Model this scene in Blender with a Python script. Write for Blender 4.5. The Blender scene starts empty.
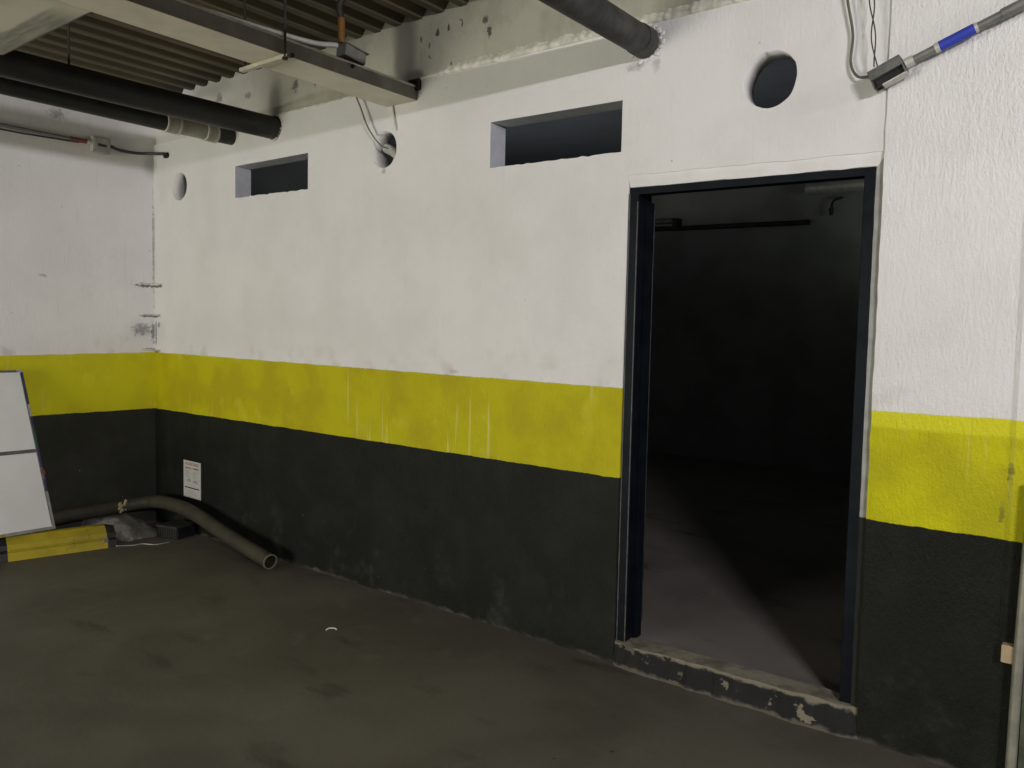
import bpy, bmesh, math, random
from mathutils import Vector, Matrix, noise as mnoise
random.seed(7)
SC = bpy.context.scene
COL = SC.collection

# ------------------------------------------------------------------ helpers
def lin(c):
    c = c / 255.0
    return c / 12.92 if c <= 0.04045 else ((c + 0.055) / 1.055) ** 2.4
def rgb(r, g, b): return (lin(r), lin(g), lin(b), 1.0)

class S:
    """tiny node-graph algebra"""
    def __init__(s, t, o): s.t, s.o = t, o
    def _m(s, op, b=None, c=None, clamp=False):
        n = s.t.nodes.new('ShaderNodeMath'); n.operation = op; n.use_clamp = clamp
        for i, v in enumerate((s, b, c)):
            if v is None: continue
            if isinstance(v, S): s.t.links.new(v.o, n.inputs[i])
            else: n.inputs[i].default_value = v
        return S(s.t, n.outputs[0])
    def __add__(s, b): return s._m('ADD', b)
    def __radd__(s, b): return s._m('ADD', b)
    def __sub__(s, b): return s._m('SUBTRACT', b)
    def __rsub__(s, b): return (s * -1.0) + b
    def __mul__(s, b): return s._m('MULTIPLY', b)
    def __rmul__(s, b): return s._m('MULTIPLY', b)
    def mx(s, b): return s._m('MAXIMUM', b)
    def mn(s, b): return s._m('MINIMUM', b)
    def sq(s): return s._m('MULTIPLY', s)
    def sqrt(s): return s._m('SQRT')
    def abs(s): return s._m('ABSOLUTE')
    def step(s, a, b):
        n = s.t.nodes.new('ShaderNodeMapRange'); n.interpolation_type = 'SMOOTHSTEP'
        s.t.links.new(s.o, n.inputs['Value'])
        lo, hi, f, g = (a, b, 0.0, 1.0) if a < b else (b, a, 1.0, 0.0)
        n.inputs['From Min'].default_value = lo; n.inputs['From Max'].default_value = hi
        n.inputs['To Min'].default_value = f; n.inputs['To Max'].default_value = g
        return S(s.t, n.outputs['Result'])

class Mat:
    def __init__(s, name, rough=0.7, metal=0.0, spec=0.3):
        s.m = bpy.data.materials.new(name); s.m.use_nodes = True
        s.t = s.m.node_tree; s.b = s.t.nodes['Principled BSDF']
        s.b.inputs['Roughness'].default_value = rough
        s.b.inputs['Metallic'].default_value = metal
        s.b.inputs['Specular IOR Level'].default_value = spec
        tc = s.t.nodes.new('ShaderNodeTexCoord'); s.P = tc.outputs['Object']
        sp = s.t.nodes.new('ShaderNodeSeparateXYZ'); s.t.links.new(s.P, sp.inputs[0])
        s.x, s.y, s.z = (S(s.t, sp.outputs[i]) for i in range(3))
    def vec(s, sx=1, sy=1, sz=1, off=(0, 0, 0)):
        n = s.t.nodes.new('ShaderNodeMapping'); s.t.links.new(s.P, n.inputs[0])
        n.inputs['Scale'].default_value = (sx, sy, sz); n.inputs['Location'].default_value = off
        return n.outputs[0]
    def noise(s, scale, detail=3, rough=0.5, v=None, dist=0.0):
        n = s.t.nodes.new('ShaderNodeTexNoise')
        s.t.links.new(v or s.P, n.inputs['Vector'])
        n.inputs['Scale'].default_value = scale; n.inputs['Detail'].default_value = detail
        n.inputs['Roughness'].default_value = rough; n.inputs['Distortion'].default_value = dist
        return S(s.t, n.outputs['Fac'])
    def voro(s, scale, v=None):
        n = s.t.nodes.new('ShaderNodeTexVoronoi'); s.t.links.new(v or s.P, n.inputs['Vector'])
        n.inputs['Scale'].default_value = scale
        return S(s.t, n.outputs['Distance'])
    def mix(s, a, b, f):
        n = s.t.nodes.new('ShaderNodeMix'); n.data_type = 'RGBA'
        def put(sock, v):
            if hasattr(v, 'is_linked') or hasattr(v, 'links'): s.t.links.new(v, sock)
            else: sock.default_value = v
        ins = [i for i in n.inputs if i.type == 'RGBA']
        put(ins[0], a); put(ins[1], b)
        fs = n.inputs[0]
        if isinstance(f, S): s.t.links.new(f.o, fs)
        else: fs.default_value = f
        return [o for o in n.outputs if o.type == 'RGBA'][0]
    def color(s, c):
        i = s.b.inputs['Base Color']
        if isinstance(c, tuple): i.default_value = c
        else: s.t.links.new(c, i)
        return s
    def rough(s, r):
        s.t.links.new(r.o, s.b.inputs['Roughness']); return s
    def bump(s, h, strength=0.3, dist=0.01):
        n = s.t.nodes.new('ShaderNodeBump'); n.inputs['Strength'].default_value = strength
        n.inputs['Distance'].default_value = dist
        s.t.links.new(h.o, n.inputs['Height']); s.t.links.new(n.outputs[0], s.b.inputs['Normal'])
        return s

def simple(name, c1, c2, scale=12, rough=0.6, metal=0.0, bump=0.0, spec=0.3, lo=.35, hi=.65):
    m = Mat(name, rough, metal, spec)
    m.color(m.mix(c1, c2, m.noise(scale, 5, .6).step(lo, hi)))
    if bump: m.bump(m.noise(scale * 6, 3), bump, .004)
    return m.m

def obj(name, bm, mat, parent=None, smooth=False, kind=None, autos=None):
    me = bpy.data.meshes.new(name)
    if parent is not None:
        off = Vector((0, 0, 0)); q = parent
        while q is not None: off += q.location; q = q.parent
        bmesh.ops.translate(bm, verts=bm.verts, vec=-off)
    bmesh.ops.recalc_face_normals(bm, faces=bm.faces)
    bm.to_mesh(me); bm.free()
    if mat: me.materials.append(mat)
    if smooth:
        for p in me.polygons: p.use_smooth = True
        if autos is not None:
            me.set_sharp_from_angle(angle=math.radians(autos))
    o = bpy.data.objects.new(name, me); COL.objects.link(o)
    if parent is not None: o.parent = parent
    if kind: o['kind'] = kind
    return o
def tag(o, label, cat, group=None):
    o['label'] = label; o['category'] = cat
    if group: o['group'] = group
    return o
def thing(name, label, cat, loc, group=None):
    o = bpy.data.objects.new(name, None); COL.objects.link(o); o.location = loc
    o.empty_display_size = .1
    return tag(o, label, cat, group)

def NB(): return bmesh.new()
def box(bm, a, b, M=None, bevel=0.0):
    v = [Vector((x, y, z)) for x in (a[0], b[0]) for y in (a[1], b[1]) for z in (a[2], b[2])]
    if M: v = [M @ q for q in v]
    vs = [bm.verts.new(q) for q in v]
    fs = [bm.faces.new([vs[i] for i in f]) for f in ((0, 1, 3, 2), (4, 6, 7, 5), (0, 4, 5, 1), (2, 3, 7, 6), (0, 2, 6, 4), (1, 5, 7, 3))]
    if bevel:
        es = list({e for f in fs for e in f.edges})
        bmesh.ops.bevel(bm, geom=es, offset=bevel, segments=2, affect='EDGES', profile=.5)
    return bm
def smooth_path(pts, n=8):
    P = [Vector(p) for p in pts]; P = [2 * P[0] - P[1]] + P + [2 * P[-1] - P[-2]]; out = []
    for i in range(1, len(P) - 2):
        for k in range(n):
            t = k / n; a, b, c, d = P[i - 1:i + 3]
            out.append(.5 * ((2 * b) + (c - a) * t + (2 * a - 5 * b + 4 * c - d) * t * t + (3 * b - a - 3 * c + d) * t ** 3))
    return out + [P[-2]]
def tube(bm, pts, r, seg=20, hollow=0.0, cap=True):
    P = [Vector(p) for p in pts]; n = len(P); rings = []; inner = []
    t = (P[1] - P[0]).normalized(); up = Vector((0, 0, 1)) if abs(t.z) < .9 else Vector((1, 0, 0))
    u = t.cross(up).normalized()
    for i in range(n):
        if 0 < i < n - 1:
            t = ((P[i + 1] - P[i]).normalized() + (P[i] - P[i - 1]).normalized()).normalized()
        elif i == n - 1: t = (P[i] - P[i - 1]).normalized()
        u = (u - t * u.dot(t)).normalized(); w = t.cross(u)
        rr = r(i / (n - 1)) if callable(r) else r
        def ring(q): return [bm.verts.new(P[i] + (u * math.cos(2 * math.pi * k / seg) + w * math.sin(2 * math.pi * k / seg)) * q) for k in range(seg)]
        rings.append(ring(rr))
        if hollow: inner.append(ring(rr - hollow))
    def skin(R):
        for a, b in zip(R[:-1], R[1:]):
            for k in range(seg):
                bm.faces.new((a[k], a[(k + 1) % seg], b[(k + 1) % seg], b[k]))
    skin(rings)
    if hollow:
        skin(inner)
        for a, b in ((rings[0], inner[0]), (rings[-1], inner[-1])):
            for k in range(seg): bm.faces.new((a[k], a[(k + 1) % seg], b[(k + 1) % seg], b[k]))
    elif cap:
        bm.faces.new(rings[0]); bm.faces.new(rings[-1])
    return bm
def prism(bm, prof, a, b, axis='y', M=None):
    """extrude a closed profile (list of 2d) along an axis"""
    def pt(p, t):
        v = {'y': (p[0], t, p[1]), 'x': (t, p[0], p[1]), 'z': (p[0], p[1], t)}[axis]
        v = Vector(v); return M @ v if M else v
    A = [bm.verts.new(pt(p, a)) for p in prof]; B = [bm.verts.new(pt(p, b)) for p in prof]
    n = len(prof)
    for i in range(n): bm.faces.new((A[i], A[(i + 1) % n], B[(i + 1) % n], B[i]))
    bm.faces.new(A); bm.faces.new(B); return bm
def plate(outline, holes, depth):
    """flat panel with holes: outline in (u,v), built through a filled 2D curve"""
    cu = bpy.data.curves.new('panel', 'CURVE'); cu.dimensions = '2D'; cu.fill_mode = 'BOTH'; cu.extrude = depth / 2
    for pl in [outline] + holes:
        sp = cu.splines.new('POLY'); sp.points.add(len(pl) - 1); sp.use_cyclic_u = True
        for q, p in zip(sp.points, pl): q.co = (p[0], p[1], 0, 1)
    o = bpy.data.objects.new('panel', cu); COL.objects.link(o)
    dg = bpy.context.evaluated_depsgraph_get(); dg.update()
    me = bpy.data.meshes.new_from_object(o.evaluated_get(dg))
    bm = NB(); bm.from_mesh(me)
    bpy.data.objects.remove(o); bpy.data.curves.remove(cu); bpy.data.meshes.remove(me)
    bmesh.ops.remove_doubles(bm, verts=bm.verts, dist=1e-5)
    return bm
def wob(p, amp, f=14, seed=0):
    return amp * mnoise.noise(Vector((p[0] * f + seed, p[1] * f, seed * 1.7)))
def rough_line(a, b, n, amp, seed):
    out = []
    for i in range(n):
        t = i / n; x = a[0] + (b[0] - a[0]) * t; y = a[1] + (b[1] - a[1]) * t
        w = wob((x, y), amp, 23, seed) if i else 0
        L = math.hypot(b[0] - a[0], b[1] - a[1]); nx, ny = -(b[1] - a[1]) / L, (b[0] - a[0]) / L
        out.append((x + nx * w, y + ny * w))
    return out
def circle(cx, cz, r, n=40, amp=.004, seed=1):
    return [(cx + (r + wob((math.cos(2 * math.pi * k / n), math.sin(2 * math.pi * k / n)), amp, 3, seed)) * math.cos(2 * math.pi * k / n),
             cz + (r + wob((math.cos(2 * math.pi * k / n), math.sin(2 * math.pi * k / n)), amp, 3, seed)) * math.sin(2 * math.pi * k / n)) for k in range(n)]

# ------------------------------------------------------------------ materials
WHITE, WHITE2 = (.66, .645, .63, 1), (.60, .585, .565, 1)
YEL, YEL2, YEL3 = (.43, .395, .003, 1), (.37, .32, .006, 1), (.52, .47, .04, 1)
BLK, BLK2 = (.0062, .0070, .0050, 1), (.0115, .0122, .0100, 1)

def painted_wall(name, along, top, bot, slope_t=0.0, slope_b=0.0, bumpk=.25, upper=None, spots=(), stains=(), yel=(YEL, YEL2, YEL3), white=(WHITE, WHITE2), sootk=0.0, dripk=1.0, black=(BLK, BLK2), topk=0.0):
    m = Mat(name, .62, 0, .18)
    a = m.x if along == 'x' else m.y
    wobn = (m.noise(9, 3) - .5) * .012 + (m.noise(60, 2) - .5) * .006
    zt = m.z - (a * slope_t + top) + wobn
    zb = m.z - (a * slope_b + bot) + wobn
    # white coat
    n1 = m.noise(1.6, 5, .6); n2 = m.noise(7, 4, .6)
    w = m.mix(white[0], white[1], n1.step(.35, .7))
    w = m.mix(w, (.50, .48, .43, 1), n2.step(.62, .8) * .25)
    vs = m.vec(9, 9, .7)
    w = m.mix(w, (.55, .53, .47, 1), m.noise(3, 4, .6, vs).step(.58, .75) * .3)
    sp = m.voro(7)
    w = m.mix(w, (.25, .235, .2, 1), sp.step(.05, .02) * n2.step(.5, .6) * .6)
    # grime just above the yellow band
    w = m.mix(w, (.42, .40, .33, 1), zt.step(.22, .0) * m.noise(5, 4).step(.5, .7) * .5)
    # yellow coat
    y = m.mix(yel[0], yel[1], m.noise(2.3, 4, .55).step(.4, .62))
    pv = m.vec(1.0, 1.0, .75)
    y = m.mix(y, yel[2], m.noise(4.6, 3, .5, pv).step(.60, .66) * .30 * dripk)
    dv = m.vec(10, 10, .35)
    y = m.mix(y, (.60, .56, .20, 1), m.noise(2.2, 2, .5, dv).step(.60, .68) * m.noise(1.3, 1).step(.47, .56) * .45 * dripk)
    if topk: y = m.mix(y, yel[2], zt.step(-.075, -.055) * topk)
    y = m.mix(y, (.30, .25, .02, 1), m.noise(24, 3).step(.68, .78) * .35)
    # black coat
    k = m.mix(black[0], black[1], m.noise(3, 5, .65).step(.4, .68))
    low = m.z.step(.6, .12)
    k = m.mix(k, (.036, .036, .033, 1), m.noise(5, 5, .65).step(.52, .74) * low * .7)
    sv = m.vec(3, 3, 13)
    k = m.mix(k, (.075, .073, .064, 1), m.noise(4, 4, .7, sv).step(.68, .74) * m.z.step(.55, .2) * m.noise(2.1, 1).step(.5, .6) * .5)
    k = m.mix(k, (.34, .33, .29, 1), m.voro(9).step(.055, .03) * m.noise(3.3, 2).step(.52, .62) * m.z.step(.8, .35))
    k = m.mix(k, (.085, .078, .060, 1), (m.z + (m.noise(14, 3) - .5) * .07).step(.025, .0) * m.noise(4, 3).step(.35, .65) * .8)
    c = m.mix(k, y, zb.step(-.0025, .0025))
    c = m.mix(c, w, zt.step(-.0025, .0025))
    if upper is not None:       # dirty upper coat
        un = m.noise(3.5, 5, .65)
        u = m.mix((.35, .34, .275, 1), (.27, .26, .205, 1), un.step(.38, .68))
        u = m.mix(u, (.27, .255, .20, 1), m.noise(2.4, 4, .6, m.vec(6, 1, .5)).step(.55, .72) * .5)
        u = m.mix((.58, .57, .53, 1), u, a.step(.7, 1.7))
        ch = m.noise(13, 3, .6, m.vec(1, 1, .6)).step(.69, .72) * m.noise(1.7, 2).step(.50, .58)
        u = m.mix(u, (.05, .047, .038, 1), ch * .85)
        c = m.mix(c, u, (m.z + (m.noise(30, 2) - .5) * .01).step(upper - .003, upper + .003))
    for (a0, z0, ra, rz, f, soft) in list(spots):
        d = (((a - a0) * (1 / ra)).sq() + ((m.z - z0) * (1 / rz)).sq()).sqrt() + (m.noise(34, 4, .65) - .5) * 2.4
        c = m.mix(c, (.045, .04, .034, 1), d.step(1.0, 1.0 - soft) * f)
    for (a0, z0, ra, rz, f, soft) in list(stains):
        d = (((a - a0) * (1 / ra)).sq() + ((m.z - z0) * (1 / rz)).sq()).sqrt() + (m.noise(7, 4) - .5) * .7
        c = m.mix(c, (.10, .095, .082, 1), d.step(1.0, 1.0 - soft) * f)
    m.color(c)
    # stippled roller coat, boards of the old formwork underneath
    h = m.noise(70, 3, .6, m.vec(1.2, 1.2, .5)) * .9 + m.noise(24, 3, .6, m.vec(1.6, 1.6, .4), .6) * .7 + m.noise(140, 2) * .4
    m.bump(h * (m.noise(1.1, 2).step(.3, .65) * .6 + .4), bumpk, .012)
    return m.m

M_back = painted_wall('painted_back_wall', 'x', 1.435, .965, -.0095, -.005, .30,
    spots=[(.05, 1.985, .085, .022, .8, .4), (.03, 1.735, .07, .016, .75, .4), (.02, 1.60, .014, .13, .7, .4), (.06, 1.66, .03, .03, .5, .5),
           (.03, 1.445, .06, .014, .7, .4), (.005, 2.45, .005, .25, .3, .5), (2.745, 2.635, .03, .02, .4, .7), (4.49, 2.945, .07, .03, .35, .8), (4.60, 2.94, .03, .05, .3, .8), (.0, 2.2, .006, .5, .5, .5)],
    stains=[(.08, 1.60, .14, .16, .12, .9), (0, 2.98, .08, .12, .25, .9), (3.35, 1.425, .05, .015, .3, .9)])
M_pier = painted_wall('painted_pier', 'x', 1.372, .926, 0, 0, .6, yel=((.50, .475, .003, 1), (.39, .365, .005, 1), (.58, .555, .02, 1)), white=((.66, .645, .63, 1), (.60, .585, .57, 1)), dripk=.4, topk=.8,
    spots=[(6.12, 1.18, .02, .03, .6, .7), (6.10, 1.02, .012, .05, .5, .7)])
M_left = painted_wall('painted_left_wall', 'y', 1.435, .965, .0198, 0, .14, yel=((.60, .56, .012, 1), (.54, .49, .016, 1), (.70, .66, .02, 1)), white=((.80, .78, .765, 1), (.73, .71, .69, 1)), black=((.024, .025, .018, 1), (.034, .035, .028, 1)),
    spots=[(-.07, 1.985, .11, .022, .8, .5), (-.05, 1.735, .09, .015, .75, .5), (-.01, 2.3, .008, .5, .4, .5), (-.015, 1.6, .02, .1, .6, .4), (-.11, 1.62, .09, .06, .55, .6), (-.02, 1.46, .09, .012, .6, .5), (-.86, 2.01, .03, .015, .35, .6), (-.75, 3.22, .08, .05, .5, .8)],
    stains=[(-.1, 1.60, .2, .14, .12, .9), (0, 2.97, .14, .16, .35, .9), (-.8, 3.25, .9, .25, .3, .9)])
M_upper = painted_wall('dirty_upper_wall', 'x', -5, -6, 0, 0, .3, upper=0.0,
    spots=[(3.16, 3.385, .016, .028, .9, .3), (3.25, 3.395, .010, .026, .9, .3), (3.52, 3.385, .022, .028, .8, .5), (3.555, 3.31, .02, .04, .85, .4), (3.03, 3.37, .012, .02, .7, .4), (3.10, 3.33, .01, .02, .7, .4), (3.92, 3.46, .03, .06, .6, .6),
           (2.42, 3.30, .02, .05, .8, .5), (2.55, 3.27, .06, .02, .6, .6), (1.84, 3.31, .03, .05, .7, .5), (2.05, 3.31, .02, .05, .75, .4), (.93, 3.37, .06, .05, .6, .7), (1.3, 3.33, .05, .03, .5, .6)],
    stains=[(2.90, 3.36, .13, .40, .75, .6), (2.98, 3.15, .10, .08, .9, .5), (1.62, 3.24, .10, .22, .7, .7), (.8, 3.45, .5, .12, .5, .9), (5.0, 3.22, .35, .14, .6, .9)])
M_mortar = simple('white_mortar', (.66, .65, .60, 1), (.50, .48, .42, 1), 14, .75, bump=.5)
M_lintel = simple('painted_lintel_plaster', (.66, .645, .625, 1), (.60, .585, .565, 1), 5, .65, bump=.25)
M_mortar_grey = simple('grey_mortar', (.36, .355, .335, 1), (.28, .275, .25, 1), 10, .8, bump=.4)
M_reveal = simple('painted_reveal', (.56, .57, .60, 1), (.48, .49, .52, 1), 6, .6, bump=.15)

def floor_material(name, c1, c2, c3):
    m = Mat(name, .6, 0, .35)
    c = m.mix(c1, c2, m.noise(.9, 6, .62, dist=.4).step(.38, .64))
    c = m.mix(c, c3, m.noise(3.2, 5, .65, dist=.6).step(.55, .75) * .6)
    c = m.mix(c, (.018, .016, .013, 1), m.noise(1.7, 4, .6, m.vec(1, 2.2, 1, (3, 1, 0))).step(.58, .74) * .55)
    c = m.mix(c, (.35, .33, .28, 1), m.voro(2.6).step(.022, .012) * m.noise(2, 1).step(.5, .6))
    c = m.mix(c, (.012, .010, .008, 1), m.voro(3.4, m.vec(1, 1, 1, (5, 2, 0))).step(.04, .02) * .7)
    m.color(c); m.rough(m.noise(2.5, 4) * .3 + .5)
    m.bump(m.noise(45, 4) * .5 + m.noise(6, 3), .18, .01)
    return m.m
M_floor = floor_material('dusty_concrete_floor', (.098, .090, .068, 1), (.072, .065, .048, 1), (.120, .110, .085, 1))
M_floor_in = floor_material('inner_concrete_floor', (.21, .187, .168, 1), (.16, .142, .128, 1), (.24, .215, .19, 1))

m = Mat('chipped_step', .75, 0, .3)
n1 = m.noise(6, 5, .6)
top = m.mix((.16, .145, .11, 1), (.10, .088, .066, 1), n1.step(.4, .65))
fr = m.mix((.0065, .0066, .0062, 1), (.013, .0128, .0118, 1), n1.step(.4, .7))
chip = m.noise(9, 4, .62, m.vec(1, 1, 1.4)).step(.575, .61)
chip2 = (m.z + (m.noise(16, 3) - .5) * .06).step(.098, .112)
fr = m.mix(fr, (.17, .15, .11, 1), (chip * m.x.step(4.6, 5.2)).mx(chip * .5).mx(chip2))
fr = m.mix(fr, (.09, .08, .06, 1), (m.z + (m.noise(18, 3) - .5) * .05).step(.022, .004))
m.color(fr); m.bump(m.noise(30, 4), .5, .01); M_step = m.m
m = Mat('step_top', .8, 0, .3); m.color(m.mix((.19, .172, .13, 1), (.10, .088, .066, 1), m.noise(8, 5, .6).step(.4, .65))); m.bump(m.noise(30, 4), .5, .01); M_steptop = m.m

# corrugated deck: brown old paint with orange streaks
m = Mat('brown_steel_deck', .6, .15, .3)
c = m.mix((.098, .082, .050, 1), (.072, .060, .036, 1), m.noise(2, 4, .6, m.vec(3, .6, 1)).step(.35, .7))
c = m.mix(c, (.15, .11, .035, 1), m.noise(1.1, 3, .5, m.vec(3, .4, 1, (1, 0, 0))).step(.55, .7) * .35)
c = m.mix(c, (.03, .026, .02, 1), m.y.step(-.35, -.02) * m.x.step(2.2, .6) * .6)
m.color(c); M_deck = m.m

M_galv = simple('dull_galvanised_sheet', (.32, .31, .275, 1), (.21, .203, .18, 1), 5, .55, .25, .05)
M_soffit = None
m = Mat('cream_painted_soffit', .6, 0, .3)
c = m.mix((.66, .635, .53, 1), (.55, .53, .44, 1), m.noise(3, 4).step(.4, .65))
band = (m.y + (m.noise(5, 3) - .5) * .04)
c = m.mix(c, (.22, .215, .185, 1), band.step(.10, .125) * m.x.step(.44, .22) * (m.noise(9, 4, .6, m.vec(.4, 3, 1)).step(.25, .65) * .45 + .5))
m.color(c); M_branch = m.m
M_soffit = simple('cream_painted_steel', (.72, .675, .56, 1), (.62, .58, .48, 1), 4, .6)
M_liprim = simple('highlit_steel_lip', (.72, .70, .64, 1), (.52, .50, .45, 1), 9, .45, .4)  # the tray lip's highlight is put into a brighter steel colour
M_blackpipe = simple('black_pipe_paint', (.022, .023, .023, 1), (.035, .035, .033, 1), 7, .5, 0, .1)
M_greypipe = simple('worn_black_pipe', (.026, .026, .024, 1), (.062, .060, .054, 1), 8, .6, 0, .25)
M_pvc = simple('ivory_pvc', (.40, .385, .315, 1), (.34, .325, .26, 1), 9, .45, 0, .05)
M_pvc2 = simple('ivory_pvc_rim', (.55, .53, .45, 1), (.46, .44, .36, 1), 9, .4)
M_emt = simple('grey_conduit', (.22, .22, .205, 1), (.17, .17, .158, 1), 12, .45, .4)
M_emtpale = simple('pale_conduit', (.58, .57, .52, 1), (.46, .45, .40, 1), 12, .45, .3)
M_boxdark = simple('dark_steel_box', (.10, .10, .097, 1), (.16, .158, .15, 1), 20, .5, .5)
M_boxgrey = simple('grey_steel_box', (.23, .23, .21, 1), (.17, .17, .155, 1), 16, .5, .4)
M_boxpale = simple('pale_plastic_box', (.40, .39, .36, 1), (.31, .30, .28, 1), 16, .5)
M_rod = simple('dark_threaded_rod', (.03, .028, .022, 1), (.05, .045, .035, 1), 30, .6, .4)
M_cream = simple('cream_strut', (.52, .49, .38, 1), (.42, .40, .31, 1), 15, .5)
M_orange = simple('orange_conduit', (.19, .085, .018, 1), (.14, .065, .02, 1), 15, .5)
M_blue = simple('blue_tape', (.035, .055, .40, 1), (.03, .045, .33, 1), 12, .5)
M_red = simple('red_tape', (.22, .06, .05, 1), (.16, .05, .04, 1), 12, .5)
M_wire = simple('grey_wire', (.085, .085, .06, 1), (.12, .118, .09, 1), 30, .6)
M_wiredk = simple('dark_wire', (.04, .042, .042, 1), (.06, .06, .06, 1), 30, .6)
M_wirepale = simple('pale_wire', (.36, .35, .28, 1), (.28, .27, .22, 1), 30, .6)
M_frame = simple('black_navy_frame_paint', (.0040, .0052, .0085, 1), (.0070, .0085, .012, 1), 9, .5, .0, .15, .08)
M_frameedge = simple('frame_edge_highlight', (.05, .05, .05, 1), (.09, .088, .08, 1), 30, .5)  # paler strips paint an edge highlight onto the dark frame
M_door = simple('black_door_leaf', (.012, .013, .015, 1), (.03, .03, .03, 1), 12, .5, 0, .3)
M_inwall = simple('dim_grey_plaster', (.32, .325, .30, 1), (.26, .265, .24, 1), 2, .8, 0, .1)
m = Mat('inner_back_wall_paint', .7)
m.color(m.mix((.30, .31, .28, 1), (.24, .25, .22, 1), m.noise(2, 4).step(.4, .65))); M_inback = m.m
M_floorpipe = simple('dusty_olive_pipe', (.046, .042, .029, 1), (.030, .028, .020, 1), 7, .6, 0, .15)
M_piperim = simple('pale_pipe_cut', (.17, .155, .10, 1), (.13, .12, .08, 1), 20, .6)
M_rubber = simple('black_plastic', (.008, .008, .008, 1), (.016, .016, .015, 1), 14, .5, 0, .1)
m = Mat('worn_yellow_stop', .65)
c = m.mix((.36, .285, .012, 1), (.27, .21, .018, 1), m.noise(5, 5, .6).step(.38, .68))
c = m.mix(c, (.09, .075, .03, 1), m.noise(16, 4, .65).step(.62, .72) * .7)
m.color(c); m.bump(m.noise(40, 3), .3, .006); M_stopyel = m.m
m = Mat('splashed_mortar', .85)
c = m.mix((.13, .125, .115, 1), (.085, .08, .072, 1), m.noise(8, 4).step(.4, .65))
c = m.mix(c, (.36, .35, .33, 1), m.noise(5, 5, .6, m.vec(1, 1, 1, (2, 4, 0))).step(.47, .64) * .85)
m.color(c); m.bump(m.noise(30, 4), .5, .01); M_mound = m.m
M_board = simple('matt_white_board', (.76, .745, .745, 1), (.71, .70, .70, 1), 3, .45)
M_alu = simple('aluminium_edge', (.36, .355, .345, 1), (.28, .275, .27, 1), 14, .4, .5)
M_dkmetal = simple('dark_divider', (.10, .095, .10, 1), (.15, .14, .145, 1), 14, .5, .3)
M_navy = simple('navy_tape', (.03, .032, .08, 1), (.045, .045, .10, 1), 14, .6)
M_green = simple('green_tape', (.03, .10, .06, 1), (.02, .07, .05, 1), 14, .6)
M_paper = simple('white_paper', (.42, .41, .395, 1), (.38, .37, .355, 1), 5, .7)
M_inkred = simple('faded_red_ink', (.24, .10, .075, 1), (.28, .14, .10, 1), 60, .7)
M_inkdark = simple('black_ink', (.02, .02, .022, 1), (.035, .035, .04, 1), 60, .7)
M_inkblue = simple('faded_blue_ink', (.12, .13, .24, 1), (.18, .19, .28, 1), 60, .7)
M_inkgrey = simple('faded_grey_ink', (.24, .235, .225, 1), (.29, .28, .27, 1), 90, .7)
M_tan = simple('bare_tan_plaster', (.42, .32, .20, 1), (.34, .26, .16, 1), 15, .8)
M_post = simple('weathered_galvanised_guard', (.30, .29, .23, 1), (.21, .21, .165, 1), 9, .45, .3)
M_slate = simple('slate_ceiling', (.20, .21, .22, 1), (.17, .18, .19, 1), 2, .8)
M_tube = simple('white_batten', (.6, .6, .58, 1), (.55, .55, .53, 1), 5, .5)

# ------------------------------------------------------------------ the setting
bm = NB(); box(bm, (-.25, -14, -.2), (12, .0, 0)); obj('floor', bm, M_floor, kind='structure')

TH = .13
ZL = 3.135                 # ledge between the wall and the dirty upper beam
def rect_hole(x0, x1, z0l, z0r, z1l, z1r, seed):
    return rough_line((x0, z0l), (x1, z0r), 26, .007, seed) + rough_line((x1, z0r), (x1, z1r), 3, .001, seed) + rough_line((x1, z1r), (x0, z1l), 6, .001, seed) + rough_line((x0, z1l), (x0, z0l), 3, .001, seed)
W1 = rect_hole(3.588, 4.422, 2.562, 2.549, 2.812, 2.800, 3)
W2 = rect_hole(1.157, 2.005, 2.607, 2.594, 2.840, 2.836, 8)
H1, H2, H3 = circle(5.147, 2.770, .121, seed=2, amp=.006), circle(2.741, 2.766, .113, seed=5, amp=.004), circle(.39, 2.764, .112, seed=9)
outline = [(0, -.1), (4.462, -.1)] + rough_line((4.462, .0), (4.462, 2.432), 30, .003, 4) + rough_line((4.462, 2.432), (5.63, 2.408), 30, .006, 6) + [(5.63, 2.408), (5.63, ZL), (0, ZL)]
bm = plate(outline, [W1, W2, H1, H2, H3], TH)
for v in bm.verts: v.co = Vector((v.co.x, TH / 2 - v.co.z, v.co.y))
obj('wall_back', bm, M_back, kind='structure')
# reveals of the two slots (the lining of each opening)
for nm, hole in (('window_1', W1), ('window_2', W2)):
    bm = NB(); n = len(hole)
    A = [bm.verts.new((x, .0015, z)) for x, z in hole]; B = [bm.verts.new((x, TH + .004, z)) for x, z in hole]
    cx = sum(p[0] for p in hole) / n; cz = sum(p[1] for p in hole) / n
    C_ = [bm.verts.new((x + (cx - x) * .004, .0015, z + (cz - z) * .012)) for x, z in hole]; D = [bm.verts.new((x + (cx - x) * .004, TH + .004, z + (cz - z) * .012)) for x, z in hole]
    for i in range(n):
        j = (i + 1) % n
        bm.faces.new((C_[i], C_[j], D[j], D[i])); bm.faces.new((A[i], A[j], C_[j], C_[i])); bm.faces.new((A[i], A[j], B[j], B[i])); bm.faces.new((B[i], B[j], D[j], D[i]))
    obj(nm, bm, M_reveal, kind='structure')

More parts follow.
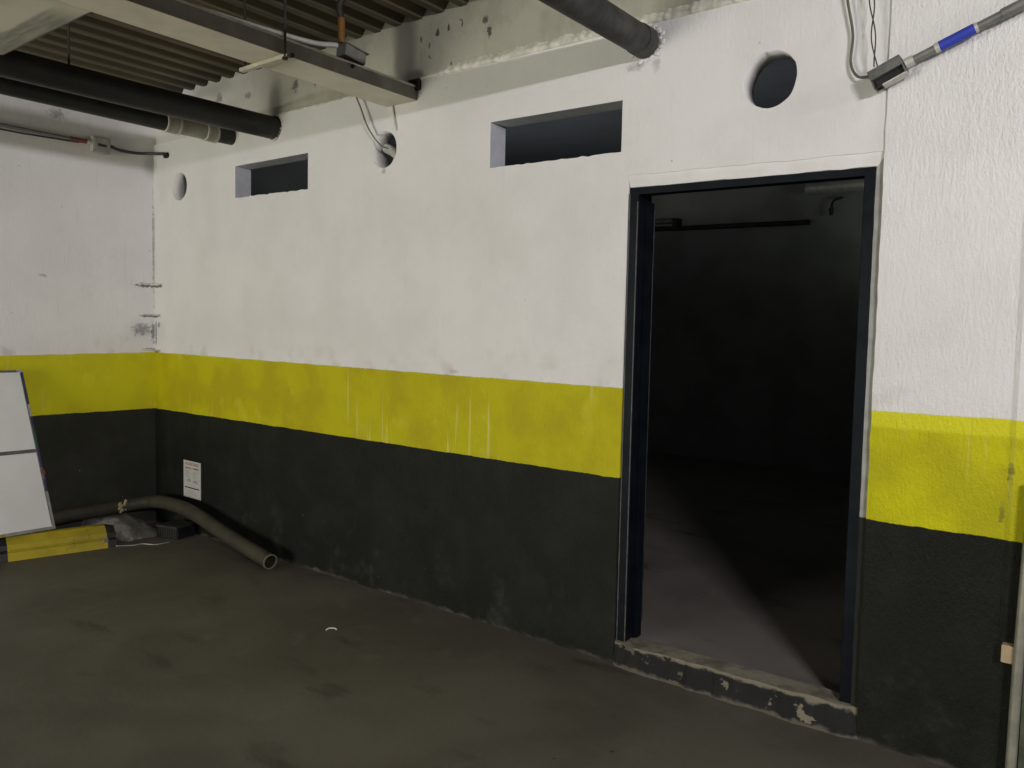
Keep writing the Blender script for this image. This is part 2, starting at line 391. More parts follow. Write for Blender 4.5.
# dirty beam above the ledge, a touch further back, with a lumpy bead of mortar along its foot
bm = NB(); box(bm, (0, .018, ZL - .002), (5.63, .3, 3.60)); obj('wall_upper', bm, M_upper, kind='structure')
bm = NB(); N = 420; rows = []
for i in range(N + 1):
    x = .95 + 4.67 * i / N
    a = mnoise.noise(Vector((x * 9, 2, 0))) * .5 + .5; b = mnoise.noise(Vector((x * 38, 5, 0))) * .5 + .5
    k = max(0, min(1, (x - 2.95) / .4)) * .75 + .25
    hgt = (.010 + .024 * a + .030 * b) * k; out = .003 + .022 * b * b * k
    prof = [(.019, ZL + hgt + .014 * k), (.006 - out * .3, ZL + hgt * .75), (-out, ZL + hgt * .35), (-out * .8, ZL - .003), (.002, ZL - .009)]
    rows.append([bm.verts.new((x, y, z)) for y, z in prof])
for r0, r1 in zip(rows[:-1], rows[1:]):
    for k in range(4): bm.faces.new((r0[k], r0[k + 1], r1[k + 1], r1[k]))
M_bead = simple('lumpy_mortar_bead', (.66, .645, .56, 1), (.46, .44, .36, 1), 14, .75, bump=.5)
obj('trim_1', bm, M_bead, smooth=True, kind='structure')

# pier on the right of the doorway, a little proud of the wall
bm = plate([(5.630, -.1), (6.17, -.1), (6.17, 3.6), (5.630, 3.6)] if False else rough_line((5.630, 3.6), (5.630, -.1), 60, .004, 12) + [(5.630, -.1), (6.125, -.1), (6.125, 3.6)], [], .3)
for v in bm.verts: v.co = Vector((v.co.x, .138 - v.co.z, v.co.y))
obj('wall_right', bm, M_pier, kind='structure')
bm = NB(); prof = [(6.112, -.0125), (6.130, -.019), (6.215, -.006), (6.225, .26), (6.122, .26)]
prism(bm, prof, -.1, 3.6, 'z'); obj('trim_2', bm, M_pier, kind='structure')

bm = NB(); box(bm, (-.25, -14, -.1), (0, .25, 3.6)); obj('wall_left', bm, M_left, kind='structure')
# bits of smeared filler standing proud in the corner
bm = NB()
for (y0, z0, L, h) in ((-.02, 1.995, .11, .012), (-.01, 1.745, .09, .010), (-.005, 1.455, .09, .009)):
    for k in range(6):
        t = k / 6
        box(bm, (.0, y0 - L * (1 - t), z0 - h * .5 + .004 * math.sin(k * 2.1)), (.008 + .012 * t, y0 - L * (1 - t) + L / 6 + .01, z0 + h * .5 + .004 * math.sin(k * 3.1)), bevel=.002)
        box(bm, (.0 + L * .9 * t, -.010 - .010 * (1 - t), z0 - h * .5 + .003 * math.sin(k * 1.7)), (.01 + L * .9 * (t + 1 / 6), .0, z0 + h * .4), bevel=.002)
obj('trim_3', bm, M_mortar, kind='structure')

# corrugated steel deck: flutes run away from the wall
bm = NB(); pitch = .175; x = -.25; prof = []
while x < 11.8:
    prof += [(x, 3.545), (x + .045, 3.545), (x + .085, 3.492), (x + .135, 3.492)]
    x += pitch
top_ = [(p[0], p[1] + .004) for p in prof[::-1]]
A = [bm.verts.new((p[0], .03, p[1])) for p in prof]; B = [bm.verts.new((p[0], -14, p[1])) for p in prof]
for i in range(len(prof) - 1): bm.faces.new((A[i], A[i + 1], B[i + 1], B[i]))
A2 = [bm.verts.new((p[0], .03, 3.62)) for p in (prof[0], prof[-1])]; B2 = [bm.verts.new((p[0], -14, 3.62)) for p in (prof[0], prof[-1])]
bm.faces.new((A2[0], A2[1], B2[1], B2[0]))
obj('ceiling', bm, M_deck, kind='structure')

# doorway: plaster strips, chipped step, frame, leaf
bm = NB()
lw = rough_line((4.474, 2.374), (5.603, 2.354), 24, .004, 21) + [(5.603, 2.354), (5.640, 2.412), (4.455, 2.440)]
p_ = plate(lw, [], .05)
for v in p_.verts: v.co = Vector((v.co.x, .034 - v.co.z, v.co.y))
obj('trim_4', p_, M_lintel, kind='structure')
pl = rough_line((5.597, 2.404), (5.597, .1), 40, .002, 31) + [(5.597, .1), (5.640, .1), (5.640, 2.404)]
p_ = plate(pl, [], .05)
for v in p_.verts: v.co = Vector((v.co.x, .036 - v.co.z, v.co.y))
m = Mat('shaded_joint_mortar', .8)
gm = m.mix((.33, .325, .305, 1), (.25, .245, .225, 1), m.noise(10, 4).step(.4, .65))  # joint mortar, with the shade beside the pier darkened into its grey
m.color(m.mix(BLK2, gm, (m.z + (m.noise(20, 2) - .5) * .02).step(.925, .932))); m.bump(m.noise(60, 3), .4, .006)
obj('trim_5', p_, m.m, kind='structure')

bm = NB(); nx = 60
ft, fb, bt = [], [], []
for i in range(nx + 1):
    x = 4.45 + 1.21 * i / nx
    w = wob((x, 0), .022, 7, 3) + wob((x, 1), .010, 22, 3)
    zt = .116 + (x - 4.46) * .012 + wob((x, 2), .006, 12, 5)
    te = min(1, (x - 4.45) / .06, (5.66 - x) / .10); te = max(0, te) ** .5
    ft.append(bm.verts.new((x, .02 + (-.028 + w * .6) * te, zt - .004))); fb.append(bm.verts.new((x, .01 + (-.055 + w * .9) * te, -.02))); bt.append(bm.verts.new((x, .085 + wob((x, 3), .008, 9, 5), zt + .008)))
front = []
for i in range(nx):
    bm.faces.new((fb[i], fb[i + 1], ft[i + 1], ft[i])).material_index = 0
    bm.faces.new((ft[i], ft[i + 1], bt[i + 1], bt[i])).material_index = 1
st = obj('trim_6', bm, M_step, kind='structure'); st.data.materials.append(M_steptop)

door = bpy.data.objects.new('door_1', None); COL.objects.link(door); door.location = (5.03, .06, .12); door['kind'] = 'structure'
FX0, FX1, FZ0, FZ1 = 4.472, 5.600, .118, 2.364
def jamb(nm, x0, x1, z0, z1):
    b = NB(); box(b, (x0, .012, z0), (x1, .145, z1), bevel=.003); return obj(nm, b, M_frame, door)
jamb('door_jamb', FX0, FX0 + .048, FZ0, FZ1)
jamb('door_jamb', FX1 - .048, FX1, FZ0 + .012, FZ1 - .018)
b = NB(); q = [(FX0, 2.338), (FX1, 2.320), (FX1, 2.352), (FX0, 2.372)]; prism(b, q, .0125, .075, 'y'); obj('door_head', b, M_frame, door)
b = NB(); box(b, (FX0 + .048, .075, FZ0), (FX0 + .064, .145, 2.31)); obj('door_stop', b, M_frame, door)
b = NB(); box(b, (FX1 - .064, .075, FZ0 + .012), (FX1 - .048, .145, 2.29)); obj('door_stop', b, M_frame, door)
for q0, q1, q2 in ((-.002, .003, .02), (.043, .0475, .06)):
    b = NB(); box(b, (FX0 + q0, .008, FZ0), (FX0 + q1, .0145, FZ1 - q2)); obj('edge_highlight_strip', b, M_frameedge, door)
# leaf swung right back, seen nearly edge-on
ang = math.radians(119)
Mx = Matrix.Translation((4.520, .150, 0)) @ Matrix.Rotation(ang, 4, 'Z')
b = NB(); box(b, (0.012, -.016, .185), (1.02, .026, 2.285), Mx, bevel=.002); leaf = obj('door_leaf', b, M_door, door)
for z in (.42, 1.2, 2.0):
    b = NB(); tube(b, [Mx @ Vector((.004, -.010, z)), Mx @ Vector((.004, -.010, z + .11))], .007, 10); obj('hinge', b, M_door, leaf)

# ------------------------------------------------------------------ the room beyond
bm = NB(); box(bm, (-1, .075, -.05), (9, 6.3, .116)); obj('floor_inner', bm, M_floor_in, kind='structure')
bm = NB(); box(bm, (-1, 6.05, 0), (9, 6.3, 3.85)); obj('wall_inner_back', bm, M_inback, kind='structure')
bm = NB(); box(bm, (-1, .13, 0), (-.8, 6.3, 3.85)); obj('wall_inner_left', bm, M_inwall, kind='structure')
bm = NB(); box(bm, (8.8, .27, 0), (9, 6.3, 3.85)); obj('wall_inner_right', bm, M_inwall, kind='structure')
bm = NB(); box(bm, (-1, .13, 3.80), (9, 6.3, 3.9)); obj('ceiling_inner', bm, M_slate, kind='structure')
bm = NB(); box(bm, (6.2, .2, 0), (9, .30, 3.85)); box(bm, (-1, .13, 0), (-.001, .25, 3.85)); obj('wall_inner_front', bm, M_inwall, kind='structure')
bm = NB(); box(bm, (-1, .30, 3.55), (6.3, .42, 3.82)); obj('trim_7', bm, M_inwall, kind='structure')

t = thing('ceiling_pipe', 'thin black pipe running along far wall of the dark room, seen through doorway', 'pipe', (2.3, 5.95, 3.0))
b = NB(); tube(b, [(.6, 5.95, 3.075), (2.0, 5.95, 3.03), (3.45, 5.95, 3.0)], .030, 12); obj('pipe_run', b, M_blackpipe, t, True, autos=50)
b = NB(); box(b, (1.74, 5.90, 3.03), (1.80, 6.05, 3.16)); obj('pipe_clip', b, M_blackpipe, t)
b = NB(); tube(b, [(.6, 5.95, 3.165), (1.75, 5.95, 3.135)], .035, 12)
tag(obj('conduit_stub', b, M_emt, None, True, autos=50), 'short pale grey conduit above black pipe on far wall of dark room', 'conduit')
b = NB(); tube(b, [(3.42, 5.9, 3.375), (4.8, 5.9, 3.365)], .075, 16)
tag(obj('insulated_duct', b, M_emtpale, None, True, autos=50), 'pale round duct near ceiling at upper right of doorway, in dark room', 'duct')
b = NB(); tube(b, smooth_path([(3.79, 5.985, 3.26), (3.71, 5.94, 3.22), (3.69, 5.93, 3.13)]), .014, 8)
t = thing('hanging_cable', 'black cable end dangling below pale duct on far wall of dark room', 'cable', (3.72, 5.95, 3.1))
obj('cable_drop', b, M_blackpipe, t, True); b = NB(); tube(b, [(3.69, 5.93, 3.14), (3.69, 5.93, 3.06)], lambda t: .028 - .01 * t, 10); obj('cable_plug', b, M_blackpipe, t)

# ------------------------------------------------------------------ overhead: tray, branch, hangers
t = thing('cable_tray', 'long grey steel channel tray hung from ceiling, running from wall toward viewer', 'cable tray', (2.9, -2, 3.017))
TX0, TX1, TZ = 2.768, 3.020, 3.017
b = NB(); box(b, (TX0, -4.6, TZ), (TX1, .0, TZ + .005)); obj('tray_soffit', b, M_soffit, t)
b = NB(); box(b, (TX1 - .004, -4.6, TZ + .001), (TX1 + .002, .0, TZ + .072)); obj('tray_side', b, M_galv, t)
b = NB(); box(b, (TX0 - .002, -4.6, TZ + .001), (TX0 + .004, .0, TZ + .072)); obj('tray_side', b, M_galv, t)
b = NB(); box(b, (TX1 - .012, -4.6, TZ + .072), (TX1 + .012, .0, TZ + .082), bevel=.002); obj('tray_lip', b, M_liprim, t)
b = NB(); box(b, (TX0 - .012, -4.6, TZ + .072), (TX0 + .012, .0, TZ + .082), bevel=.002); obj('tray_lip', b, M_liprim, t)
b = NB(); tube(b, [(TX1 + .002, -.50, TZ + .062), (TX1 + .014, -.50, TZ + .062)], .010, 6); obj('bolt', b, M_rod, t)
b = NB(); box(b, (TX1 - .06, -.022, TZ + .055), (TX1 + .035, .012, TZ + .125), bevel=.008); obj('dark_wall_gap', b, M_rod, t)  # dark block stands in for the shade inside a hole at the tray end

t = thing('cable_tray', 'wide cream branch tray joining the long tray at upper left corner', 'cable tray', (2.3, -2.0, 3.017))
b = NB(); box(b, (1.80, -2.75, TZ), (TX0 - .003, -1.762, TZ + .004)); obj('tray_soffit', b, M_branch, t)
b = NB(); box(b, (1.80, -1.766, TZ), (TX0 - .014, -1.760, TZ + .08)); obj('tray_side', b, M_galv, t)
b = NB(); box(b, (1.80, -2.75, TZ), (TX0 - .014, -2.744, TZ + .08)); obj('tray_side', b, M_galv, t)
b = NB(); box(b, (2.735, -1.758, TZ + .0), (2.755, -1.745, TZ + .03)); obj('corner_tab', b, M_rod, t)

t = thing('trapeze_hanger', 'cream strut on two dark threaded rods holding up long grey tray', 'hanger', (2.85, -.93, 2.99))
b = NB(); box(b, (2.655, -.955, 2.996), (3.060, -.925, 3.016), bevel=.003); strut = obj('strut', b, M_cream, t)
b = NB(); tube(b, [(3.048, -.955, 2.985), (3.048, -.955, 3.50)], .0065, 10); obj('threaded_rod', b, M_rod, t)
b = NB(); tube(b, [(2.685, -.94, 3.00), (2.685, -.94, 3.50)], .0065, 10); obj('threaded_rod', b, M_rod, t)
b = NB(); tube(b, [(3.048, -.955, 2.984), (3.048, -.955, 2.996)], .015, 6); obj('nut', b, M_rod, strut)
b = NB(); tube(b, [(3.060, -.930, 3.008), (3.075, -.930, 3.008)], .013, 6); obj('nut', b, M_rod, strut)

t = thing('junction_box', 'grey junction box with conduits, perched above long tray near the wall', 'junction box', (2.97, -.46, 3.10))
Mb = Matrix.Translation((2.97, -.462, 3.160)) @ Matrix.Rotation(math.radians(-8), 4, 'X')
b = NB(); box(b, (-.040, -.072, -.035), (.040, .072, .028), Mb, bevel=.004); obj('box_body', b, M_boxgrey, t)
b = NB(); box(b, (-.043, -.076, .028), (.050, .085, .034), Mb, bevel=.002); obj('box_lid', b, M_boxgrey, t)
for q in (-.41, -.51):
    b = NB(); tube(b, [(2.975, q, 3.135), (2.975, q, 3.0225)], .010, 8); obj('standoff', b, M_rod, t)
b = NB(); tube(b, smooth_path([(2.95, -4.6, 3.085), (2.95, -2.0, 3.105), (2.955, -1.2, 3.125), (2.96, -.75, 3.15), (2.965, -.56, 3.185)]), .014, 12)
tag(obj('conduit', b, M_emtpale, None, True, autos=50), 'pale conduit lying inside the long tray, ending at junction box', 'conduit')
b = NB(); tube(b, [(2.97, -.53, 3.205), (2.97, -.535, 3.335)], .020, 12); t2 = thing('riser_conduit', 'orange flexible conduit rising from junction box to steel deck', 'conduit', (2.97, -.53, 3.2))
obj('riser_tube', b, M_orange, t2, True, autos=50); b = NB(); tube(b, smooth_path([(2.97, -.535, 3.33), (2.965, -.545, 3.40), (2.985, -.52, 3.46), (2.99, -.51, 3.52)]), .018, 12); obj('riser_top', b, M_rod, t2, True, autos=50)

# ------------------------------------------------------------------ drain pipes
t = thing('drain_pipe', 'thick black drain pipe entering the wall above small left slot opening', 'pipe', (1.63, -1, 3.05))
b = NB(); tube(b, [(1.615, -4.6, 3.026), (1.622, -1.0, 3.036), (1.632, .03, 3.048)], .077, 28); obj('pipe_run', b, M_blackpipe, t, True, autos=50)
b = NB(); tube(b, [(1.632, -.006, 3.048), (1.632, .03, 3.048)], .082, 24); obj('pipe_collar', b, M_rod, t, True, autos=50)
b = NB(); tube(b, [(1.62, -1.36, 3.10), (1.62, -1.36, 3.52)], .007, 8); obj('pipe_hanger', b, M_rod, t)
b = NB()
for k in range(7): bmesh.ops.create_icosphere(b, subdivisions=1, radius=.013 + .006 * random.random(), matrix=Matrix.Translation((1.632 + .012 * k, -.002, 2.972 + .0035 * k * k * .5)) @ Matrix.Diagonal((1.2, .6, 1, 1)))
obj('mortar_dab', b, M_pvc2, t, True)

t = thing('drain_pipe', 'black drain pipe with an ivory plastic coupling, left of thicker pipe', 'pipe', (1.12, -1, 3.05))
b = NB(); tube(b, [(1.13, -4.6, 3.045), (1.12, -.50, 3.048)], .057, 26); obj('pipe_run', b, M_blackpipe, t, True, autos=50)
b = NB(); tube(b, [(1.12, -.52, 3.048), (1.118, -.16, 3.05)], .058, 26); cpl = obj('coupling', b, M_pvc, t, True, autos=50)
for y0, y1 in ((-.525, -.512), (-.435, -.42), (-.225, -.212), (-.150, -.135)):
    b = NB(); tube(b, [(1.12, y0, 3.048), (1.12, y1, 3.048)], .067, 26); obj('coupling_rim', b, M_pvc2, cpl, True, autos=50)
for y0, y1 in ((-.512, -.435), (-.212, -.150)):
    b = NB(); tube(b, [(1.12, y0, 3.048), (1.12, y1, 3.048)], .064, 26); obj('coupling_socket', b, M_pvc, cpl, True, autos=50)
b = NB(); tube(b, [(1.118, -.14, 3.049), (1.116, .02, 3.051)], .055, 26); obj('pipe_stub', b, M_blackpipe, t, True, autos=50)

t = thing('drain_pipe', 'worn grey black drain pipe plunging into wall above large slot opening', 'pipe', (4.53, -1, 3.03))
b = NB(); tube(b, [(4.550, -4.6, 3.012), (4.545, -1.0, 3.030), (4.540, .04, 3.043)], .068, 30); obj('pipe_run', b, M_greypipe, t, True, autos=50)
b = NB(); tube(b, [(4.5405, -.085, 3.042), (4.540, -.01, 3.043)], .072, 30); obj('pipe_socket', b, M_greypipe, t, True, autos=50)
b = NB()
for k in range(44):
    a = 2 * math.pi * random.random(); rr = .074 + .016 * random.random(); s = .007 + .009 * random.random()
    c = Vector((4.540 + rr * math.cos(a), -.001, 3.043 + rr * math.sin(a)))
    bmesh.ops.create_icosphere(b, subdivisions=1, radius=s, matrix=Matrix.Translation(c) @ Matrix.Rotation(random.random() * 3, 4, 'Y') @ Matrix.Diagonal((1.4, .30, .9, 1)))
obj('mortar_ring', b, M_lintel, t, True)

# ------------------------------------------------------------------ conduits on the walls
t = thing('wall_conduit', 'thin grey conduit run along left wall, ending at corner', 'conduit', (.03, -.6, 3.05))
b = NB(); tube(b, [(.03, -4.6, 3.05), (.03, -.66, 3.050)], .012, 12); obj('conduit_run', b, M_emt, t, True, autos=50)
b = NB(); tube(b, [(.022, -4.6, 3.024), (.022, -1.0, 3.022), (.024, -.60, 3.036)], .006, 8); obj('thin_cable', b, M_wiredk, t, True)
b = NB(); tube(b, [(.03, -.67, 3.050), (.03, -.545, 3.052)], .017, 12); obj('red_coupling', b, M_red, t, True, autos=50)
b = NB(); tube(b, [(.03, -.548, 3.052), (.03, -.51, 3.052)], .020, 12); obj('connector', b, M_emtpale, t, True, autos=50)
b = NB(); tube(b, smooth_path([(.03, -.375, 3.055), (.035, -.30, 3.035), (.05, -.18, 3.032), (.09, -.09, 3.04), (.22, -.030, 3.035)]), .012, 10); obj('flexible_tail', b, M_wiredk, t, True)
b = NB(); tube(b, [(.215, -.032, 3.020), (.225, .003, 3.030)], .022, 10); obj('end_clip', b, M_rod, t)
t = thing('junction_box', 'small pale junction box on left wall near corner', 'junction box', (.03, -.44, 3.05))
b = NB(); box(b, (.0, -.51, 2.985), (.052, -.375, 3.105), bevel=.004); obj('box_body', b, M_boxpale, t)
b = NB(); box(b, (.052, -.50, 2.995), (.058, -.385, 3.095), bevel=.002); lid = obj('box_lid', b, M_boxpale, t)
b = NB(); box(b, (.058, -.475, 3.03), (.060, -.41, 3.05)); obj('lid_slot', b, M_wiredk, lid)

t = thing('wall_conduit', 'slanting grey conduit with a blue tape band on right pier', 'conduit', (5.9, -.07, 2.8))
d = Vector((6.08 - 5.718, 0, 2.851 - 2.718)).normalized(); p0 = Vector((5.700, -.072, 2.7115))
def along(s): return p0 + d * s + Vector((0, -s * .012, 0))
b = NB(); tube(b, [along(.02), along(.40)], .0155, 16); obj('conduit_run', b, M_emt, t, True, autos=50)
b = NB(); tube(b, [along(.335), along(.62), along(2.0)], .0195, 16); obj('conduit_sleeve', b, M_emt, t, True, autos=50)
b = NB(); tube(b, [along(.127), along(.247)], .0195, 16); obj('blue_tape', b, M_blue, t, True, autos=50)
for s0, s1, q in ((.004, .035, .020), (.110, .128, .0190), (.247, .258, .0180)):
    b = NB(); tube(b, [along(s0), along(s1)], q, 16); obj('connector', b, M_emtpale, t, True, autos=50)

t = thing('junction_box', 'open dark steel conduit box where slanting conduit meets the pier edge', 'junction box', (5.64, -.07, 2.69))
a = math.atan2(d.z, d.x)
Mb = Matrix.Translation((5.642, -.078, 2.688)) @ Matrix.Rotation(-a - math.radians(3), 4, 'Y')
b = NB()
box(b, (-.062, -.026, -.004), (.062, .036, .036), Mb, bevel=.003)      # upper rim
box(b, (-.062, .030, -.036), (.062, .037, .036), Mb)                   # back
box(b, (-.062, -.020, -.036), (-.057, .036, .03), Mb); box(b, (.057, -.020, -.036), (.062, .036, .03), Mb)
obj('box_body', b, M_boxdark, t)
b = NB(); box(b, (-.060, .000, -.030), (.056, .028, -.006), Mb); obj('box_cavity', b, M_rubber, t)
b = NB(); box(b, (-.030, -.016, -.040), (.062, .036, -.034), Mb, bevel=.001); obj('box_flange', b, M_emtpale, t)

b = NB(); tube(b, smooth_path([(5.45, -.03, 3.12), (5.468, -.03, 3.01), (5.492, -.025, 2.88), (5.488, -.022, 2.77), (5.525, -.035, 2.705), (5.595, -.06, 2.698)]), .0055, 8)
tag(obj('wire', b, M_wire, None, True), 'single grey wire curving down into left end of dark conduit box', 'wire')
def twist(ph):
    out = []
    for i in range(60):
        s = i / 59; z = 3.12 - s * .395; x = 5.542 + .058 * s + .006 * math.sin(s * 5)
        out.append((x + .010 * math.cos(s * 9 + ph) * (1 - s * .3), -.065 + .004 * math.sin(s * 9 + ph), z))
    return out
for ph, lb in ((0, 'left of two thin dark twisted wires dropping into top of dark conduit box'), (math.pi, 'right of two thin dark twisted wires dropping into top of dark conduit box')):
    b = NB(); tube(b, twist(ph + math.pi), .0028, 6)
    tag(obj('wire', b, M_wiredk, None, True), lb, 'wire', 'twisted wires above the conduit box')

t = thing('cable', 'beige twin cable drooping from long tray into round hole', 'cable', (2.6, -.05, 2.8))
b = NB(); tube(b, smooth_path([(2.40, -.05, 3.42), (2.48, -.05, 3.22), (2.535, -.05, 3.11), (2.58, -.05, 3.03), (2.645, -.045, 2.90), (2.725, -.02, 2.795), (2.745, .03, 2.778)]), .0045, 8); obj('cable_run', b, M_wirepale, t, True)
b = NB(); tube(b, smooth_path([(2.41, -.05, 3.42), (2.488, -.05, 3.22), (2.541, -.052, 3.11), (2.584, -.05, 3.03), (2.651, -.047, 2.90), (2.729, -.022, 2.794), (2.750, .03, 2.776)]), .0035, 8); obj('cable_run', b, M_wire, t, True)
b = NB(); tube(b, smooth_path([(2.822, -.008, 3.02), (2.838, -.007, 2.95), (2.853, -.006, 2.89), (2.850, .02, 2.85), (2.84, .12, 2.82)]), .0045, 8)
tag(obj('cable', b, M_pvc, None, True), 'thin pale cable hanging flat on wall above right edge of round hole', 'cable')
b = NB(); tube(b, smooth_path([(2.67, .085, 2.80), (2.74, .09, 2.765), (2.80, .10, 2.72), (2.90, .2, 2.70)]), .030, 14)
tag(obj('grey_sleeve', b, M_boxpale, None, True, autos=60), 'grey sleeve stuffed slantwise inside the middle round hole', 'sleeve')

# ------------------------------------------------------------------ things on the floor, left corner
b = NB(); gx, gy = 26, 34; V = []
for i in range(gx + 1):
    row = []
    for j in range(gy + 1):
        u, v = i / gx, j / gy; y = -.62 + .45 * v; t_ = max(0, min(1, (y + .56) / .10)); x = .005 + (.19 + .27 * t_ * t_ * (3 - 2 * t_)) * u
        edge = min(1, (1 - v) / .30, (v + .02) / .12)
        h = .150 * max(0, 1 - u * 1.02) ** (.5) * max(0, edge) ** .5
        h += (wob((x, y), .012, 9, 2) + wob((x, y), .006, 25, 4)) * (1 if 0 < u < 1 and v < 1 else 0)
        row.append(b.verts.new((x + wob((y, 0), .05, 4, 7) * u, y, max(h, -.004) if u < .98 else -.006)))
    V.append(row)
for i in range(gx):
    for j in range(gy): b.faces.new((V[i][j], V[i + 1][j], V[i + 1][j + 1], V[i][j + 1]))
tag(obj('mortar_heap', b, M_mound, None, True), 'low grey heap of hardened mortar along foot of left wall', 'mortar')

t = thing('floor_pipe', 'dusty olive plastic pipe bent round the corner, open end lying on floor', 'pipe', (1.0, -.18, .05))
path = smooth_path([(.09, -2.6, .16), (.09, -1.2, .175), (.10, -.65, .195), (.115, -.34, .205), (.19, -.185, .222), (.33, -.145, .240), (.60, -.145, .245), (.88, -.148, .218), (1.30, -.165, .140), (1.865, -.192, .056)], 8)
b = NB(); tube(b, path, .052, 24, hollow=.006); run = obj('pipe_run', b, M_floorpipe, t, True, autos=60)
dd = (path[-1] - path[-3]).normalized()
b = NB(); tube(b, [path[-1] - dd * .004, path[-1] + dd * .003], .0535, 24, hollow=.0085); obj('pipe_rim', b, M_piperim, run)
b = NB()
for k in range(14):
    c = Vector((.160 + .006 * random.random(), -.365 + .028 * random.uniform(-1, 1), .245 - .006 * k + .012 * random.random()))
    bmesh.ops.create_icosphere(b, subdivisions=1, radius=.009 + .006 * random.random(), matrix=Matrix.Translation(c) @ Matrix.Diagonal((.5, 1, 1.2, 1)))
obj('dried_foam', b, simple('dried_yellow_foam', (.36, .31, .17, 1), (.28, .24, .13, 1), 20, .8), t)

t = thing('wheel_stop', 'parking wheel stop with a yellow middle and black ends on floor by left wall', 'wheel stop', (.455, -.96, 0))
dv = Vector((.224, .974, 0)); nv = Vector((.974, -.224, 0))
def stop_seg(s0, s1, taper=0):
    b = NB(); f = .659; k = .477
    prof = [(k - .012, .0), (k - .004, .125), (k + .012, .148), (k + .075, .150), (f - .040, .105), (f - .030, .072), (f - .036, .066), (f - .036, .060), (f - .018, .056), (f - .004, .010), (f, 0)]
    A, B = [], []
    for n_, z in prof:
        A.append(b.verts.new(nv * n_ + dv * s0 + Vector((0, 0, z)))); B.append(b.verts.new(nv * n_ + dv * s1 + Vector((0, 0, z * (1 - taper)))))
    n = len(prof)
    for i in range(n): b.faces.new((A[i], A[(i + 1) % n], B[(i + 1) % n], B[i]))
    b.faces.new(A); b.faces.new(B); return b
yb = obj('yellow_block', stop_seg(-1.151, -.518), M_stopyel, t)
obj('black_end', stop_seg(-.5175, -.455, .10), M_rubber, t)
obj('black_end', stop_seg(-1.85, -1.1515), M_rubber, t)
for s in (-.62, -.98):
    b = NB(); tube(b, [nv * .53 + dv * s + Vector((0, 0, .146)), nv * .53 + dv * s + Vector((0, 0, .1515))], .014, 12); obj('bolt_head', b, M_stopyel, yb)
b = NB(); q = nv * .655 + dv * -.525
box(b, (q.x - .012, q.y - .02, .045), (q.x - .004, q.y + .012, .075)); obj('metal_tab', b, M_alu, t)

t = thing('black_box', 'small low black plastic box on floor in the corner, under bent pipe', 'box', (.565, -.135, 0))
Mb = Matrix.Translation((.565, -.135, 0)) @ Matrix.Rotation(math.radians(15.7), 4, 'Z')
b = NB(); box(b, (-.100, -.100, 0), (.100, .095, .085), Mb, bevel=.006); body = obj('box_body', b, M_rubber, t)
b = NB(); box(b, (-.106, -.106, .085), (.106, .100, .102), Mb, bevel=.004); obj('box_lid', b, simple('dusty_black_lid', (.030, .029, .025, 1), (.020, .019, .017, 1), 12, .6), t)
for k in range(9):
    b = NB(); box(b, (-.094 + k * .0225, -.104, .010), (-.084 + k * .0225, -.1005, .078), Mb); obj('box_rib', b, M_rubber, body)
for k in range(9):
    b = NB(); box(b, (.1005, -.094 + k * .0215, .010), (.104, -.084 + k * .0215, .078), Mb); obj('box_rib', b, M_rubber, body)

b = NB(); tube(b, smooth_path([(.535, -.60, .006), (.60, -.50, .004), (.62, -.44, .006), (.70, -.38, .004), (.72, -.28, .006)]), .004, 6)
tag(obj('string', b, M_alu, None, True), 'thin pale string lying on floor between wheel stop and black box', 'string')

b = NB(); tube(b, smooth_path([(3.035, -.665, .004), (3.040, -.645, .010), (3.060, -.627, .010), (3.075, -.622, .004)]), .004, 6)
tag(obj('plastic_scrap', b, M_pvc2, None, True), 'tiny curved white plastic scrap lying on open floor below yellow band', 'scrap')

# framed board leaning on the wall, standing on the wheel stop
t = thing('whiteboard', 'scuffed white panel board in taped frame leaning on left wall, on wheel stop', 'board', (.15, -1.4, .152))
BL = Vector((.285, -.924, .154)); TR = Vector((.028, -1.030, 1.306)); back = Vector((0, -1, 0))
upv = (TR - BL); Hh = upv.length; upv.normalize()
nrm = back.cross(upv).normalized()
if nrm.x < 0: nrm = -nrm
def bp(u, v, w): return BL + back * u + upv * v + nrm * w
def bquad(b, u0, u1, v0, v1, w0, w1):
    vs = [b.verts.new(bp(u, v, w)) for u in (u0, u1) for v in (v0, v1) for w in (w0, w1)]
    for f in ((0, 1, 3, 2), (4, 6, 7, 5), (0, 4, 5, 1), (2, 3, 7, 6), (0, 2, 6, 4), (1, 5, 7, 3)): b.faces.new([vs[i] for i in f])
BW = 1.1; MID = .585
b = NB(); bquad(b, .012, BW, .02, MID - .012, 0, .012); obj('panel', b, M_board, t)
b = NB(); bquad(b, .012, BW, MID + .012, Hh - .014, 0, .012); obj('panel', b, M_board, t)
b = NB(); bquad(b, .012, BW, MID - .013, MID + .013, 0, .016); obj('divider', b, M_dkmetal, t)
